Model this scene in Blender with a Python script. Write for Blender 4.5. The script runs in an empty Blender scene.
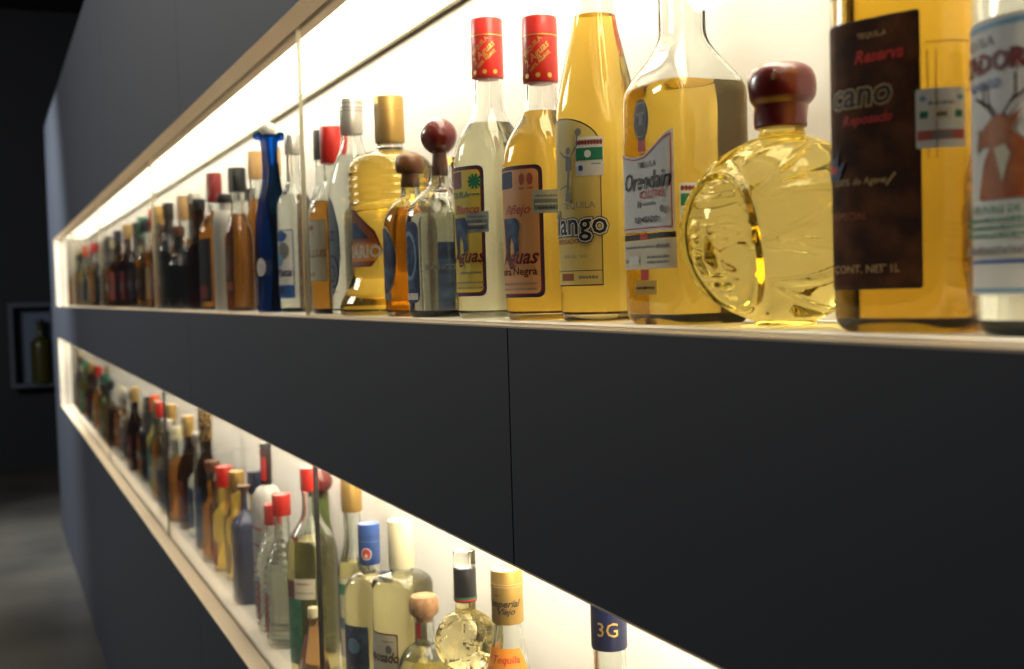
import bpy, bmesh, math, random
from math import sin, cos, pi, radians as RAD
from mathutils import Vector, Matrix
random.seed(7)
SC = bpy.context.scene
COL = SC.collection

# ------------------------------------------------------------------ materials
def nmat(name):
    m = bpy.data.materials.new(name); m.use_nodes = True
    nt = m.node_tree; nt.nodes.clear()
    out = nt.nodes.new('ShaderNodeOutputMaterial')
    return m, nt, out
MC = {}
def pr(name, col, rough=.5, metal=0., spec=.5, coat=0., bump=None, noise=None):
    """Principled; noise=(scale, colour2, lo, hi) mixes a second colour; bump=(scale, strength)"""
    if name in MC: return MC[name]
    m, nt, out = nmat(name)
    b = nt.nodes.new('ShaderNodeBsdfPrincipled')
    b.inputs['Base Color'].default_value = (*col, 1); b.inputs['Roughness'].default_value = rough
    b.inputs['Metallic'].default_value = metal; b.inputs['Specular IOR Level'].default_value = spec
    b.inputs['Coat Weight'].default_value = coat
    tc = nt.nodes.new('ShaderNodeTexCoord')
    if noise:
        n = nt.nodes.new('ShaderNodeTexNoise'); n.inputs['Scale'].default_value = noise[0]; n.inputs['Detail'].default_value = 5
        r = nt.nodes.new('ShaderNodeValToRGB')
        r.color_ramp.elements[0].position = noise[2]; r.color_ramp.elements[1].position = noise[3]
        r.color_ramp.elements[0].color = (*col, 1); r.color_ramp.elements[1].color = (*noise[1], 1)
        nt.links.new(tc.outputs['Object'], n.inputs['Vector']); nt.links.new(n.outputs['Fac'], r.inputs['Fac'])
        nt.links.new(r.outputs['Color'], b.inputs['Base Color'])
    if bump:
        n = nt.nodes.new('ShaderNodeTexNoise'); n.inputs['Scale'].default_value = bump[0]
        bp = nt.nodes.new('ShaderNodeBump'); bp.inputs['Strength'].default_value = bump[1]; bp.inputs['Distance'].default_value = .001
        nt.links.new(tc.outputs['Object'], n.inputs['Vector']); nt.links.new(n.outputs['Fac'], bp.inputs['Height'])
        nt.links.new(bp.outputs['Normal'], b.inputs['Normal'])
    nt.links.new(b.outputs[0], out.inputs[0]); MC[name] = m
    return m
def gl(name, col, ior=1.5, rough=0.):
    if name in MC: return MC[name]
    m, nt, out = nmat(name)
    g = nt.nodes.new('ShaderNodeBsdfGlass'); g.inputs['Color'].default_value = (*col, 1)
    g.inputs['IOR'].default_value = ior; g.inputs['Roughness'].default_value = rough
    nt.links.new(g.outputs[0], out.inputs[0]); MC[name] = m
    return m
def pane_mat():
    m, nt, out = nmat('display pane glass')
    g = nt.nodes.new('ShaderNodeNewGeometry'); fr = nt.nodes.new('ShaderNodeFresnel')
    mx = nt.nodes.new('ShaderNodeMix'); mx.data_type = 'FLOAT'
    mx.inputs[2].default_value = 1.5; mx.inputs[3].default_value = 1/1.5
    nt.links.new(g.outputs['Backfacing'], mx.inputs[0]); nt.links.new(mx.outputs[0], fr.inputs['IOR'])
    t = nt.nodes.new('ShaderNodeBsdfTransparent'); t.inputs['Color'].default_value = (.985, .995, .985, 1)
    gs = nt.nodes.new('ShaderNodeBsdfGlossy'); gs.inputs['Roughness'].default_value = 0.0
    ms = nt.nodes.new('ShaderNodeMixShader')
    nt.links.new(fr.outputs[0], ms.inputs[0]); nt.links.new(t.outputs[0], ms.inputs[1]); nt.links.new(gs.outputs[0], ms.inputs[2])
    nt.links.new(ms.outputs[0], out.inputs[0]); return m
def emit(name, col, s):
    if name in MC: return MC[name]
    m, nt, out = nmat(name)
    e = nt.nodes.new('ShaderNodeEmission'); e.inputs[0].default_value = (*col, 1); e.inputs[1].default_value = s
    nt.links.new(e.outputs[0], out.inputs[0]); MC[name] = m; return m

def sr(r, g, b):
    f = lambda c: (c/255/12.92) if c/255 <= .04045 else ((c/255+.055)/1.055)**2.4
    return (f(r), f(g), f(b))
PAINT = pr('navy wall paint', (.0265, .0308, .0405), .62, bump=(700, .12), spec=.35)
CREAM = pr('cream lacquered board', (.87, .82, .73), .5, spec=.3)
BACKW = pr('white lacquered back panel', (.89, .86, .80), .55, spec=.3)
BEIGE = pr('beige frame board', (.56, .455, .32), .55, spec=.3)
GROOVE = pr('dark brown glazing groove', (.10, .055, .02), .6)
ALU = pr('olive anodised light channel', (.23, .21, .11), .35, metal=.5)
PAPER = pr('white label paper', (.86, .85, .82), .55)
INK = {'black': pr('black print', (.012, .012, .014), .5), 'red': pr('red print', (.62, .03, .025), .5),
       'gold': pr('gold foil print', (.75, .48, .12), .35, metal=.7), 'white': PAPER,
       'navy': pr('navy print', (.015, .03, .12), .5), 'blue': pr('blue print', (.03, .12, .42), .5),
       'sky': pr('pale blue print', (.22, .45, .65), .5), 'green': pr('green print', (.02, .22, .12), .5),
       'yellow': pr('yellow label paper', (.88, .70, .13), .5), 'salmon': pr('salmon label paper', (.90, .47, .22), .5),
       'maroon': pr('maroon print', (.19, .02, .02), .5), 'cream': pr('cream label paper', (.82, .74, .55), .55),
       'brown': pr('dark brown bark-textured label', (.040, .012, .005), .65, spec=.15, noise=(55, (.18, .062, .018), .38, .78)),
       'orange': pr('orange label paper', (.88, .30, .03), .5), 'grey': pr('grey print', (.25, .25, .25), .5),
       'silver': pr('silver foil stamp', (.60, .70, .74), .35, metal=.3), 'tan': pr('tan label paper', (.62, .40, .16), .55),
       'steel': pr('steel blue label paper', (.20, .28, .33), .45), 'rust': pr('rust-brown label paper', (.34, .085, .01), .5),
       'pink': pr('faded red print', (.55, .12, .10), .5), 'greenlab': pr('mottled green label paper', (.02, .20, .11), .5, noise=(90, (.10, .38, .22), .4, .7)),
       'bluelab': pr('mottled blue label paper', (.01, .035, .12), .5, noise=(70, (.10, .22, .42), .45, .75)),
       'deer': pr('orange brown print', (.36, .075, .012), .5, noise=(80, (.55, .18, .04), .4, .7))}
CLEAR = gl('clear bottle glass', (.97, .98, .965))
def liquid(name, col): return gl('liquid ' + name, col, 1.34)
LIQ = {'water': liquid('clear spirit', (.97, .975, .96)), 'pale': liquid('pale gold spirit', (.97, .91, .66)),
       'gold': liquid('golden spirit', (.975, .80, .33)), 'honey': liquid('honey-coloured spirit', (.965, .76, .30)), 'faint': liquid('faint gold spirit', (.965, .94, .80)), 'amber': liquid('amber spirit', (.87, .60, .24)),
       'dark': liquid('dark amber spirit', (.74, .46, .15)), 'straw': liquid('straw spirit', (.95, .89, .60)),
       'deep': liquid('deep amber spirit', (.95, .72, .22))}
CAPM = {'red': pr('red foil cap', (.70, .022, .012), .35, coat=.3), 'black': pr('black cap', (.012, .012, .014), .35),
        'gold': pr('gold foil cap', (.56, .35, .10), .38, metal=.65), 'silver': pr('silver screw cap', (.62, .60, .54), .32, metal=.7),
        'wood': pr('wooden stopper', (.45, .20, .07), .5, noise=(60, (.60, .32, .13), .4, .6)),
        'maroon': pr('maroon lacquered ball stopper', (.16, .010, .008), .25, coat=.6), 'wax': pr('dark red sealing wax', (.15, .009, .008), .30, coat=.7, bump=(60, .5)),
        'navy': pr('navy cap', (.010, .014, .055), .35), 'blue': pr('blue screw cap', (.035, .10, .38), .35), 'green': pr('green cap', (.01, .26, .13), .4),
        'cream': pr('cream foil cap', (.88, .80, .52), .4), 'cork': pr('cork stopper', (.55, .32, .16), .7, noise=(120, (.40, .2, .09), .4, .6)),
        'brown': pr('brown stopper', (.15, .05, .02), .4), 'orange': pr('orange cap', (.85, .13, .02), .4), 'darkwood': pr('dark wooden stopper', (.13, .045, .015), .4, noise=(60, (.22, .09, .03), .4, .6)), 'darkred': pr('dark red cap', (.25, .012, .012), .4),
        'ornate': pr('dark gilt stopper', (.05, .03, .015), .3, metal=.6, noise=(160, (.8, .5, .15), .52, .6)), 'tan': pr('tan foil cap', (.50, .30, .11), .4)}
COBALT = gl('cobalt glass', (.015, .14, .36))
BLACKGL = pr('black glass', (.010, .011, .014), .12, coat=.4)
NAVYGL = pr('dark blue enamelled glass', (.012, .022, .10), .3, coat=.3)
FROST = pr('frosted white glass', (.66, .65, .60), .45)
GREENGL = gl('olive green glass', (.66, .72, .52))
SMOKE = gl('smoky brown glass', (.42, .24, .10))

# ------------------------------------------------------------------ mesh helpers
def link(name, me, parent=None, loc=None):
    o = bpy.data.objects.new(name, me); COL.objects.link(o)
    if parent: o.parent = parent
    if loc is not None: o.location = loc
    return o
def fin(bm, name, mats, smooth=True, angle=38):
    bm.normal_update()
    me = bpy.data.meshes.new(name); bm.to_mesh(me); bm.free()
    for m in (mats if isinstance(mats, (list, tuple)) else [mats]): me.materials.append(m)
    if smooth:
        me.polygons.foreach_set('use_smooth', [True]*len(me.polygons)); me.set_sharp_from_angle(angle=RAD(angle))
    return me
def box(bm, x0, x1, y0, y1, z0, z1, mi=0):
    v = [bm.verts.new((x, y, z)) for x in (x0, x1) for y in (y0, y1) for z in (z0, z1)]
    for f in ((0,1,3,2), (4,6,7,5), (0,4,5,1), (2,3,7,6), (0,2,6,4), (1,5,7,3)):
        fc = bm.faces.new([v[i] for i in f]); fc.material_index = mi
def sgp(a, e): return math.copysign(abs(a)**e, a)

class Form:
    """A body of revolution (or rounded box) from a profile of (z, rx[, ry[, n]])."""
    def __init__(s, prof, ry=1., n=2., disp=None, smooth=False, sub=1):
        P = [(p[0], p[1]) for p in prof]
        if smooth: P = s.catmull(P, sub if sub > 1 else 5)
        s.P = P; s.ryk = ry; s.n = n; s.disp = disp; s.tab = {}
    @staticmethod
    def catmull(P, k):
        out = []
        for i in range(len(P)-1):
            a = P[max(i-1, 0)]; b = P[i]; c = P[i+1]; d = P[min(i+2, len(P)-1)]
            for j in range(k):
                t = j/k
                q = [.5*((2*b[m]) + (-a[m]+c[m])*t + (2*a[m]-5*b[m]+4*c[m]-d[m])*t*t + (-a[m]+3*b[m]-3*c[m]+d[m])*t**3) for m in (0, 1)]
                out.append((min(max(q[0], min(b[0], c[0])), max(b[0], c[0])), max(min(q[1], max(b[1], c[1])), min(b[1], c[1]))))
        out.append(P[-1]); return out
    def r(s, z):
        P = s.P
        if z <= P[0][0]: return P[0][1]
        for i in range(len(P)-1):
            if P[i][0] <= z <= P[i+1][0]:
                dz = P[i+1][0]-P[i][0]
                return P[i+1][1] if dz < 1e-9 else P[i][1] + (P[i+1][1]-P[i][1])*(z-P[i][0])/dz
        return P[-1][1]
    def sec(s, t, rx, ry):
        n = s.n(rx) if callable(s.n) else s.n
        return rx*sgp(sin(t), 2/n), -ry*sgp(cos(t), 2/n)
    def pt(s, t, z, off=0., r=None):
        r = s.r(z) if r is None else r
        d = s.disp(t, z) if s.disp else 0.
        k = min(1., r/.02)
        rx = max(r+off+d, 1e-4)
        ry = max(r*(1+(s.ryk-1)*k)+off+d, 1e-4)
        x, y = s.sec(t, rx, ry)
        return (x, y, z)
    def ang(s, u, zref):
        key = round(zref, 3)
        if key not in s.tab:
            N = 720; pts = [s.pt(-pi+2*pi*i/N, zref) for i in range(N+1)]
            L = [0.]
            for i in range(N): L.append(L[-1]+math.hypot(pts[i+1][0]-pts[i][0], pts[i+1][1]-pts[i][1]))
            mid = L[N//2]; s.tab[key] = [(l-mid) for l in L]
        T = s.tab[key]; N = len(T)-1
        u = max(min(u, T[-1]-1e-9), T[0]+1e-9)
        lo, hi = 0, N
        while hi-lo > 1:
            m = (lo+hi)//2
            if T[m] <= u: lo = m
            else: hi = m
        f = (u-T[lo])/max(T[hi]-T[lo], 1e-9)
        return -pi+2*pi*(lo+f)/N
    def rings(s, bm, P, seg, off, flip=False, mi=0, mids=None, cap0=True, cap1=True):
        R = []
        for z, r in P: R.append([bm.verts.new(s.pt(2*pi*i/seg, z, off, r)) for i in range(seg)])
        for k in range(len(R)-1):
            for i in range(seg):
                a, b, c, d = R[k][i], R[k][(i+1) % seg], R[k+1][(i+1) % seg], R[k+1][i]
                f = bm.faces.new((a, b, c, d) if not flip else (d, c, b, a))
                f.material_index = mids[k] if mids else mi
        if cap0:
            f = bm.faces.new(R[0][::-1] if not flip else R[0]); f.material_index = mids[0] if mids else mi
        if cap1:
            f = bm.faces.new(R[-1] if not flip else R[-1][::-1]); f.material_index = mids[-1] if mids else mi
        return R
    def solid(s, name, mats, seg=40, mids=None):
        bm = bmesh.new(); s.rings(bm, s.P, seg, 0., mids=mids)
        return fin(bm, name, mats)
    def shell(s, name, mat, seg=48, t=.0034, base=.007):
        bm = bmesh.new(); P = s.P
        o = s.rings(bm, P, seg, 0., cap1=False)
        inn = [(z, r) for z, r in P if z > base+.002]
        inn = [(base, s.r(base)-.003), (base+.002, s.r(base+.002))] + inn
        i_ = s.rings(bm, inn, seg, -t, flip=True, cap1=False)
        for k in range(seg):
            bm.faces.new((o[-1][k], o[-1][(k+1) % seg], i_[-1][(k+1) % seg], i_[-1][k]))
        return fin(bm, name, mat)
    def fill(s, name, mat, level, seg=48, t=.0034, base=.007):
        bm = bmesh.new(); e = .0004
        P = [(base-e, s.r(base)-.0028), (base+.002, s.r(base+.002))]+[(z, r) for z, r in s.P if base+.002 < z < level-.0005]+[(level, s.r(level))]
        s.rings(bm, P, seg, -t+e); return fin(bm, name, mat)

# ------------------------------------------------------------------ flat art wrapped round a form
_tc = {}
def text_tris(txt, bold=0., shear=0.):
    key = (txt, bold, shear)
    if key in _tc: return _tc[key]
    c = bpy.data.curves.new('lettering', 'FONT'); c.body = txt; c.size = 1; c.align_x = 'CENTER'; c.align_y = 'CENTER'
    c.offset = bold; c.shear = shear; c.resolution_u = 2; c.fill_mode = 'FRONT' if hasattr(c, 'fill_mode') else c.fill_mode
    c.dimensions = '2D'
    o = bpy.data.objects.new('lettering', c); COL.objects.link(o)
    dg = bpy.context.evaluated_depsgraph_get(); dg.update()
    me = bpy.data.meshes.new_from_object(o.evaluated_get(dg))
    V = [(v.co.x, v.co.y) for v in me.vertices]; F = [tuple(p.vertices) for p in me.polygons]
    bpy.data.objects.remove(o); bpy.data.curves.remove(c); bpy.data.meshes.remove(me)
    _tc[key] = (V, F); return V, F
class Art:
    def __init__(s, form, zref, lift=.0004):
        s.f = form; s.z = zref; s.bm = bmesh.new(); s.mats = []; s.lift = lift; s.lay = 0
    def mi(s, m):
        m = INK[m] if isinstance(m, str) else m
        if m not in s.mats: s.mats.append(m)
        return s.mats.index(m)
    def put(s, V, F, m, step=.005):
        b = bmesh.new(); vs = [b.verts.new((x, y, 0)) for x, y in V]
        for f in F:
            try: b.faces.new([vs[i] for i in f])
            except ValueError: pass
        bmesh.ops.triangulate(b, faces=b.faces[:])
        for _ in range(7):
            L = [e for e in b.edges if e.calc_length() > step]
            if not L: break
            bmesh.ops.subdivide_edges(b, edges=L, cuts=1); bmesh.ops.triangulate(b, faces=b.faces[:])
        k = s.mi(m); off = s.lift + .00014*s.lay; s.lay += 1
        mp = {}
        for v in b.verts:
            t = s.f.ang(v.co.x, s.z); mp[v] = s.bm.verts.new(s.f.pt(t, v.co.y, off))
        for f in b.faces:
            try:
                nf = s.bm.faces.new([mp[v] for v in f.verts]); nf.material_index = k
            except ValueError: pass
        b.free(); return s
    def poly(s, pts, m): return s.put(pts, [tuple(range(len(pts)))], m)
    def rect(s, u0, z0, u1, z1, m, c=0.):
        if c <= 0: return s.poly([(u0, z0), (u1, z0), (u1, z1), (u0, z1)], m)
        P = []
        for cx, cy, a in ((u1-c, z0+c, -90), (u1-c, z1-c, 0), (u0+c, z1-c, 90), (u0+c, z0+c, 180)):
            P += [(cx+c*cos(RAD(a+q)), cy+c*sin(RAD(a+q))) for q in (0, 30, 60, 90)]
        return s.poly(P, m)
    def disc(s, u, z, ru, rz, m, k=20): return s.poly([(u+ru*cos(2*pi*i/k), z+rz*sin(2*pi*i/k)) for i in range(k)], m)
    def text(s, t, u, z, h, m, bold=.0, shear=0., wx=1., rot=0.):
        V, F = text_tris(t, bold, shear); c, q = cos(rot), sin(rot)
        return s.put([(u+(x*h*wx*c-y*h*q), z+(x*h*wx*q+y*h*c)) for x, y in V], F, m)
    def line(s, a, b, w, m):
        d = Vector((b[0]-a[0], b[1]-a[1])).normalized()*w/2; n = (-d.y, d.x)
        return s.poly([(a[0]+n[0], a[1]+n[1]), (a[0]-n[0], a[1]-n[1]), (b[0]-n[0], b[1]-n[1]), (b[0]+n[0], b[1]+n[1])], m)
    def mesh(s, name): 
        bmesh.ops.recalc_face_normals(s.bm, faces=s.bm.faces[:])
        return fin(s.bm, name, s.mats)
def minitext(a, u0, u1, z, m, h=.0022):
    """a row of unreadably small print, as little strokes"""
    u = u0; rnd = random.Random(int((u0+z)*1e5))
    while u < u1:
        w = rnd.uniform(.0008, .0028); a.rect(u, z-h/2, min(u+w, u1), z+h/2*rnd.uniform(.5, 1), m); a.lay -= 1; u += w+.0006
    a.lay += 1
def stamp(form, u, z, w=.026, h=.030, kind=0, tilt=0.):
    a = Art(form, z, .0008)
    base = 'silver' if kind == 1 else 'white'
    a.rect(u-w/2, z-h/2, u+w/2, z+h/2, base, .0015)
    if kind == 0:      # white with brown strip on top and green field
        for i in range(9): a.disc(u-w*.42+i*w*.105, z+h*.36, w*.055, h*.075, 'maroon', 8); a.lay -= 1
        a.lay += 1; a.rect(u-w*.47, z-h*.10, u+w*.47, z+h*.22, 'green'); a.disc(u-.001, z+h*.06, w*.12, h*.1, 'white', 12)
        a.disc(u-w*.3, z-h*.3, w*.09, h*.08, 'blue', 10); a.rect(u+w*.08, z-h*.22, u+w*.4, z-h*.18, 'sky')
    elif kind == 1:    # silver
        a.rect(u-w*.45, z-h*.36, u+w*.45, z+h*.1, 'steel'); minitext(a, u-w*.4, u+w*.4, z+h*.25, 'grey'); minitext(a, u-w*.4, u+w*.4, z-h*.1, 'white'); minitext(a, u-w*.3, u+w*.3, z-h*.27, 'navy')
    elif kind == 2:    # pale with green fields and a red-brown band at the foot
        a.rect(u-w*.47, z-h*.36, u+w*.47, z-h*.20, 'pink'); a.rect(u-w*.2, z-h*.34, u+w*.2, z-h*.22, 'grey')
        for sx in (-1, 1): a.rect(u+sx*w*.34-w*.08, z-h*.0, u+sx*w*.34+w*.08, z+h*.12, 'green')
        minitext(a, u-w*.25, u+w*.25, z+h*.25, 'grey'); a.rect(u-w*.17, z-h*.04, u+w*.17, z+h*.17, 'cream'); a.disc(u-w*.36, z+h*.33, w*.07, h*.05, 'sky', 10); a.disc(u+w*.36, z+h*.33, w*.07, h*.05, 'sky', 10)
        minitext(a, u-w*.1, u+w*.1, z+h*.06, 'black', .003)
    return a.mesh('tax_stamp')

def prof(R, zs, zn, rn, top, power=1., foot=.9, lip=True, k=9):
    P = [(0, R*foot*.96), (.0015, R*foot), (.005, R*(foot+(1-foot)*.7)), (.010, R), (zs*.5, R), (zs, R)]
    for i in range(1, k+1):
        t = i/k
        if power == 0: f = (1-t)                     # straight cone
        else: f = (cos(t*pi)+1)/2 if power == 1 else (math.sqrt(max(0, 1-t**power)) if power > 1 else (1-t)**2*(1+2*t))
        P.append((zs+(zn-zs)*t, rn+(R-rn)*f))
    if lip: P += [(top-.012, rn), (top-.011, rn+.0018), (top-.004, rn+.0018), (top-.003, rn), (top, rn)]
    else: P += [(top, rn)]
    return P
def root(label, X, Y, Z, rz=0., name='liquor_bottle', group='bottles on the upper shelf', cat='bottle'):
    o = bpy.data.objects.new(name, None); COL.objects.link(o); o.empty_display_size = .05
    o.location = (X, Y, Z); o.rotation_euler = (0, 0, rz)
    o['label'] = label; o['category'] = cat; o['group'] = group
    return o
def cyl(z0, z1, r, bev=.0015, r1=None):
    r1 = r if r1 is None else r1
    return [(z0, r-bev), (z0+bev*.3, r-bev*.25), (z0+bev, r), (z1-bev, r1), (z1-bev*.3, r1-bev*.3), (z1, r1-bev)]
def part(name, me, parent, label=None, loc=None):
    o = link(name, me, parent, loc)
    if label: o['label'] = label
    return o
def cap(b, kind, z0, z1, r, band=None, label=None, r1=None, rings=0, sx='cap'):
    P = cyl(z0, z1, r, .0018, r1)
    if rings:
        P = P[:3]; n = rings
        for i in range(n):
            za = z0+(z1-z0)*(.12+.70*i/n); zb = z0+(z1-z0)*(.12+.70*(i+.6)/n)
            P += [(za, r), (za+.0008, r-.0009), (zb-.0008, r-.0009), (zb, r)]
        P += cyl(z0, z1, r, .0018)[3:]
    f = Form(P); mats = [CAPM[kind]] if isinstance(kind, str) else [kind]
    o = part(sx, f.solid(sx, mats, 40), b, label)
    if band:
        for zz, w, m in band:
            bb = Form([(zz-w/2, f.r(zz)), (zz-w/2, f.r(zz)+.0006), (zz+w/2, f.r(zz)+.0006), (zz+w/2, f.r(zz))])
            part('band', bb.solid('band', INK[m] if m in INK else CAPM[m], 40), o)
    return o, f

UP, LO = 1.587, .933        # the two shelf boards
YC = .115
def simple(label, X, Y, H, R, shelf=UP, liq='amber', capk='black', zs=.55, zn=.70, rn=.0145, caph=.045, power=1, fill=.8, glass=None,
           lab=None, grp=None, ry=1., n=2., rz=0., capr=None, opaque=None, seg=36, stampk=None, collar=None, capl=None, rings=0):
    """A bottle described by a few numbers. lab = list of callables taking the form and returning (name, mesh, text)."""
    grp = grp or ('bottles on the upper shelf' if shelf == UP else 'bottles on the lower shelf')
    b = root(label, X, Y, shelf, rz, group=grp)
    top = H-caph+.012
    f = Form(prof(R, zs*H, zn*H, rn, top, power, lip=False), ry=ry, n=n)
    if opaque: part('body', f.solid('body', opaque, seg), b)
    else:
        part('body', f.shell('body', glass or CLEAR, seg), b)
        if fill: part('liquid', f.fill('liquid', LIQ[liq], fill*H, seg), b, liq.replace('dark', 'dark amber').replace('water', 'clear').replace('deep', 'deep amber') + ' spirit')
    cap(b, capk, H-caph, H, capr or rn+.0025, label=capl or None, rings=rings)
    if collar: 
        c = Form(cyl(H-caph-collar[1], H-caph-.0006, rn+.0014, .0004)); part('neck_band', c.solid('neck_band', INK.get(collar[0]) or CAPM[collar[0]], 32), b)
    if stampk is not None: part('tax_stamp', stamp(f, stampk[0], stampk[1], stampk[2], stampk[3], stampk[4]), b)
    for g in (lab or []):
        nm, me, tx = g(f); part(nm, me, b, tx)
    return b, f
def L(fn, zref, name='label', text=None):
    def g(f):
        a = Art(f, zref); fn(a); return name, a.mesh(name), text
    return g

# ================================================================== the building
WX0, WX1 = -8.75, 1.3
OX0, OX1 = -8.12, 1.1
NZ = [(1.587, 2.024), (.933, 1.376)]
WT = 2.84
def structure(name, bm, m, smooth=False):
    o = link(name, fin(bm, name, m, smooth)); o['kind'] = 'structure'; return o
# navy cladding: panels with thin joints, on a partition core
seams = [-8.75, -7.95, -6.18, -4.43, -2.67, -.912, .85, 1.3]
FT = .0016
def clad(bm, z0, z1, xs, thick=.018):
    for a, b in zip(xs[:-1], xs[1:]): box(bm, a+.0012, b-.0012, 0, thick, z0, z1)
bm = bmesh.new()
clad(bm, NZ[0][1]+FT, WT, seams); clad(bm, NZ[1][1]+FT, NZ[0][0]-FT, seams); clad(bm, .012, NZ[1][0]-FT, seams)
for z0, z1 in NZ:
    box(bm, WX0+.0012, OX0-FT, 0, .018, z0-FT, z1+FT); box(bm, OX1+FT, WX1, 0, .018, z0, z1)
box(bm, WX0-.0, WX0+.001, .0, .34, .0, WT)
structure('wall_right', bm, PAINT)
bm = bmesh.new()   # core behind the cladding
for za, zb in ((0, NZ[1][0]-.02), (NZ[1][1]+.02, NZ[0][0]-.02), (NZ[0][1]+.05, WT-.002)): box(bm, WX0+.002, WX1, .0185, .34, za, zb)
box(bm, WX0+.002, OX0-.02, .0185, .34, .9, 2.1)
structure('wall_core', bm, pr('black partition core', (.01, .01, .011), .8))

tn = 0
for i, (z0, z1) in enumerate(NZ):
    nm = ('upper', 'lower')[i]
    def ST(name, boxes, m, label=None):
        bm = bmesh.new()
        for q in boxes: box(bm, *q)
        o = structure(name, bm, m)
        if label: o['label'] = label
        return o
    bm = bmesh.new(); box(bm, OX0-(OX0+OX1)/2, OX1-(OX0+OX1)/2, .0425, .205, -.018, 0)
    sh = link('display_shelf', fin(bm, 'display_shelf', CREAM, False), None, ((OX0+OX1)/2, 0, z0)); sh['label'] = 'long cream shelf board of the %s display niche' % nm; sh['category'] = 'shelf'
    ST('wall_back_%s' % nm, [(OX0, OX1, .2055, .222, z0-.018, z1+.04)], BACKW)
    ST('trim_%d' % (i*4+1), [(OX0, OX1, -.0004, .034, z0-FT, z0), (OX0, OX1, -.0004, .034, z1, z1+FT), (OX0, OX1, .0425, .061, z1, z1+.03)], BEIGE)
    ST('trim_%d' % (i*4+2), [(OX0-FT, OX0, -.0004, .034, z0-FT, z1+FT), (OX0-.018, OX0, .0425, .205, z0-.018, z1+.04), (OX1, OX1+FT, -.0004, .034, z0-FT, z1+FT), (OX1, OX1+.018, .0425, .205, z0-.018, z1+.04)], CREAM)
    ST('trim_%d' % (i*4+3), [(OX0, OX1, .034, .0425, z0-.018, z0-.005), (OX0, OX1, .034, .0425, z1+.006, z1+.018), (OX0-.018, OX0-.002, .034, .0425, z0-.018, z1+.018)], GROOVE)
    ST('trim_%d' % (i*4+4), [(OX0, OX1, .1905, .1985, z1-.008, z1+.03)], ALU)
    # luminous ceiling of the niche
    t = root('warm glowing light panel along the ceiling of the %s niche' % nm, (OX0+OX1)/2, 0, z1, name='ceiling_light', group='niche ceiling lights', cat='light')
    bm = bmesh.new(); N = 30
    xs = [OX0+(OX1-OX0)*k/N for k in range(N+1)]
    A = [bm.verts.new((x-(OX0+OX1)/2, .062, .004)) for x in xs]; Bv = [bm.verts.new((x-(OX0+OX1)/2, .190, .004)) for x in xs]
    for k in range(N): bm.faces.new((A[k], Bv[k], Bv[k+1], A[k+1]))
    part('diffuser', fin(bm, 'diffuser', emit('glowing acrylic diffuser', (1, .872, .67), 13.5), False), t)
    bm = bmesh.new(); box(bm, OX0-(OX0+OX1)/2, OX1-(OX0+OX1)/2, .062, .190, .006, .03)
    part('housing', fin(bm, 'housing', ALU, False), t)
PG = pane_mat(); GE = gl('green pane edge', (.55, .75, .6))
for xs_ in (-1.735, -3.42, -5.20, -7.0):   # black strips painting the dark reflection in the lower pane edges
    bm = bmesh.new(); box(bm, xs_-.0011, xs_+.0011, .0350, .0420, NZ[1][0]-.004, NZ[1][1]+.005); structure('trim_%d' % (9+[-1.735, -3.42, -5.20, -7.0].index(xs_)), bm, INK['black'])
JOINT_LINE = pr('painted light joint line', (.62, .57, .42), .4)
for q_, xs_ in enumerate((-1.745, -3.50, -5.255, -7.01)):   # pale strips painted as the thin light line of the upper joints
    bm = bmesh.new(); box(bm, xs_-.0006, xs_+.0006, .0350, .0420, NZ[0][0]-.004, NZ[0][1]+.005); structure('trim_%d' % (13+q_), bm, JOINT_LINE)
k = 0
for i, (z0, z1) in enumerate(NZ):
    xs = [OX0, -7.01, -5.255, -3.50, -1.745, .01, OX1]
    if i: xs = [OX0, -7.0, -5.20, -3.42, -1.735, .01, OX1]
    for a, b in zip(xs[:-1], xs[1:]):
        k += 1
        bm = bmesh.new(); box(bm, a+.0012, b-.0012, .0355, .0415, z0-.004, z1+.005)
        w = structure('window_%d' % k, bm, PG)
        w['label'] = 'clear glass pane of the %s niche' % ('upper', 'lower')[i]
# room shell
FLOOR = pr('dark polished stone floor', (.045, .043, .038), .28, noise=(1.3, (.085, .078, .064), .35, .7), bump=(9, .15))
bm = bmesh.new(); box(bm, -12.6, 3, -5, 3.4, -.1, 0); structure('floor', bm, FLOOR)
DARK = pr('dark blue gallery wall paint', (.007, .009, .015), .7)
bm = bmesh.new(); box(bm, -12.5, -12.2, -5, 3.4, 0, 4.45); structure('wall_far', bm, DARK)
bm = bmesh.new(); box(bm, -12.2, 3, -5.2, -5, 0, 4.45); structure('wall_left', bm, DARK)
bm = bmesh.new(); box(bm, -12.2, 3, 3.2, 3.4, 0, 4.45); structure('wall_behind', bm, DARK)
bm = bmesh.new(); box(bm, 3, 3.2, -5.2, 3.4, 0, 4.45); structure('wall_near', bm, DARK)
bm = bmesh.new(); box(bm, -12.6, 3.2, -5.2, 3.4, 4.45, 4.6); structure('ceiling', bm, pr('black ceiling', (.004, .004, .005), .9))
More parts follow.
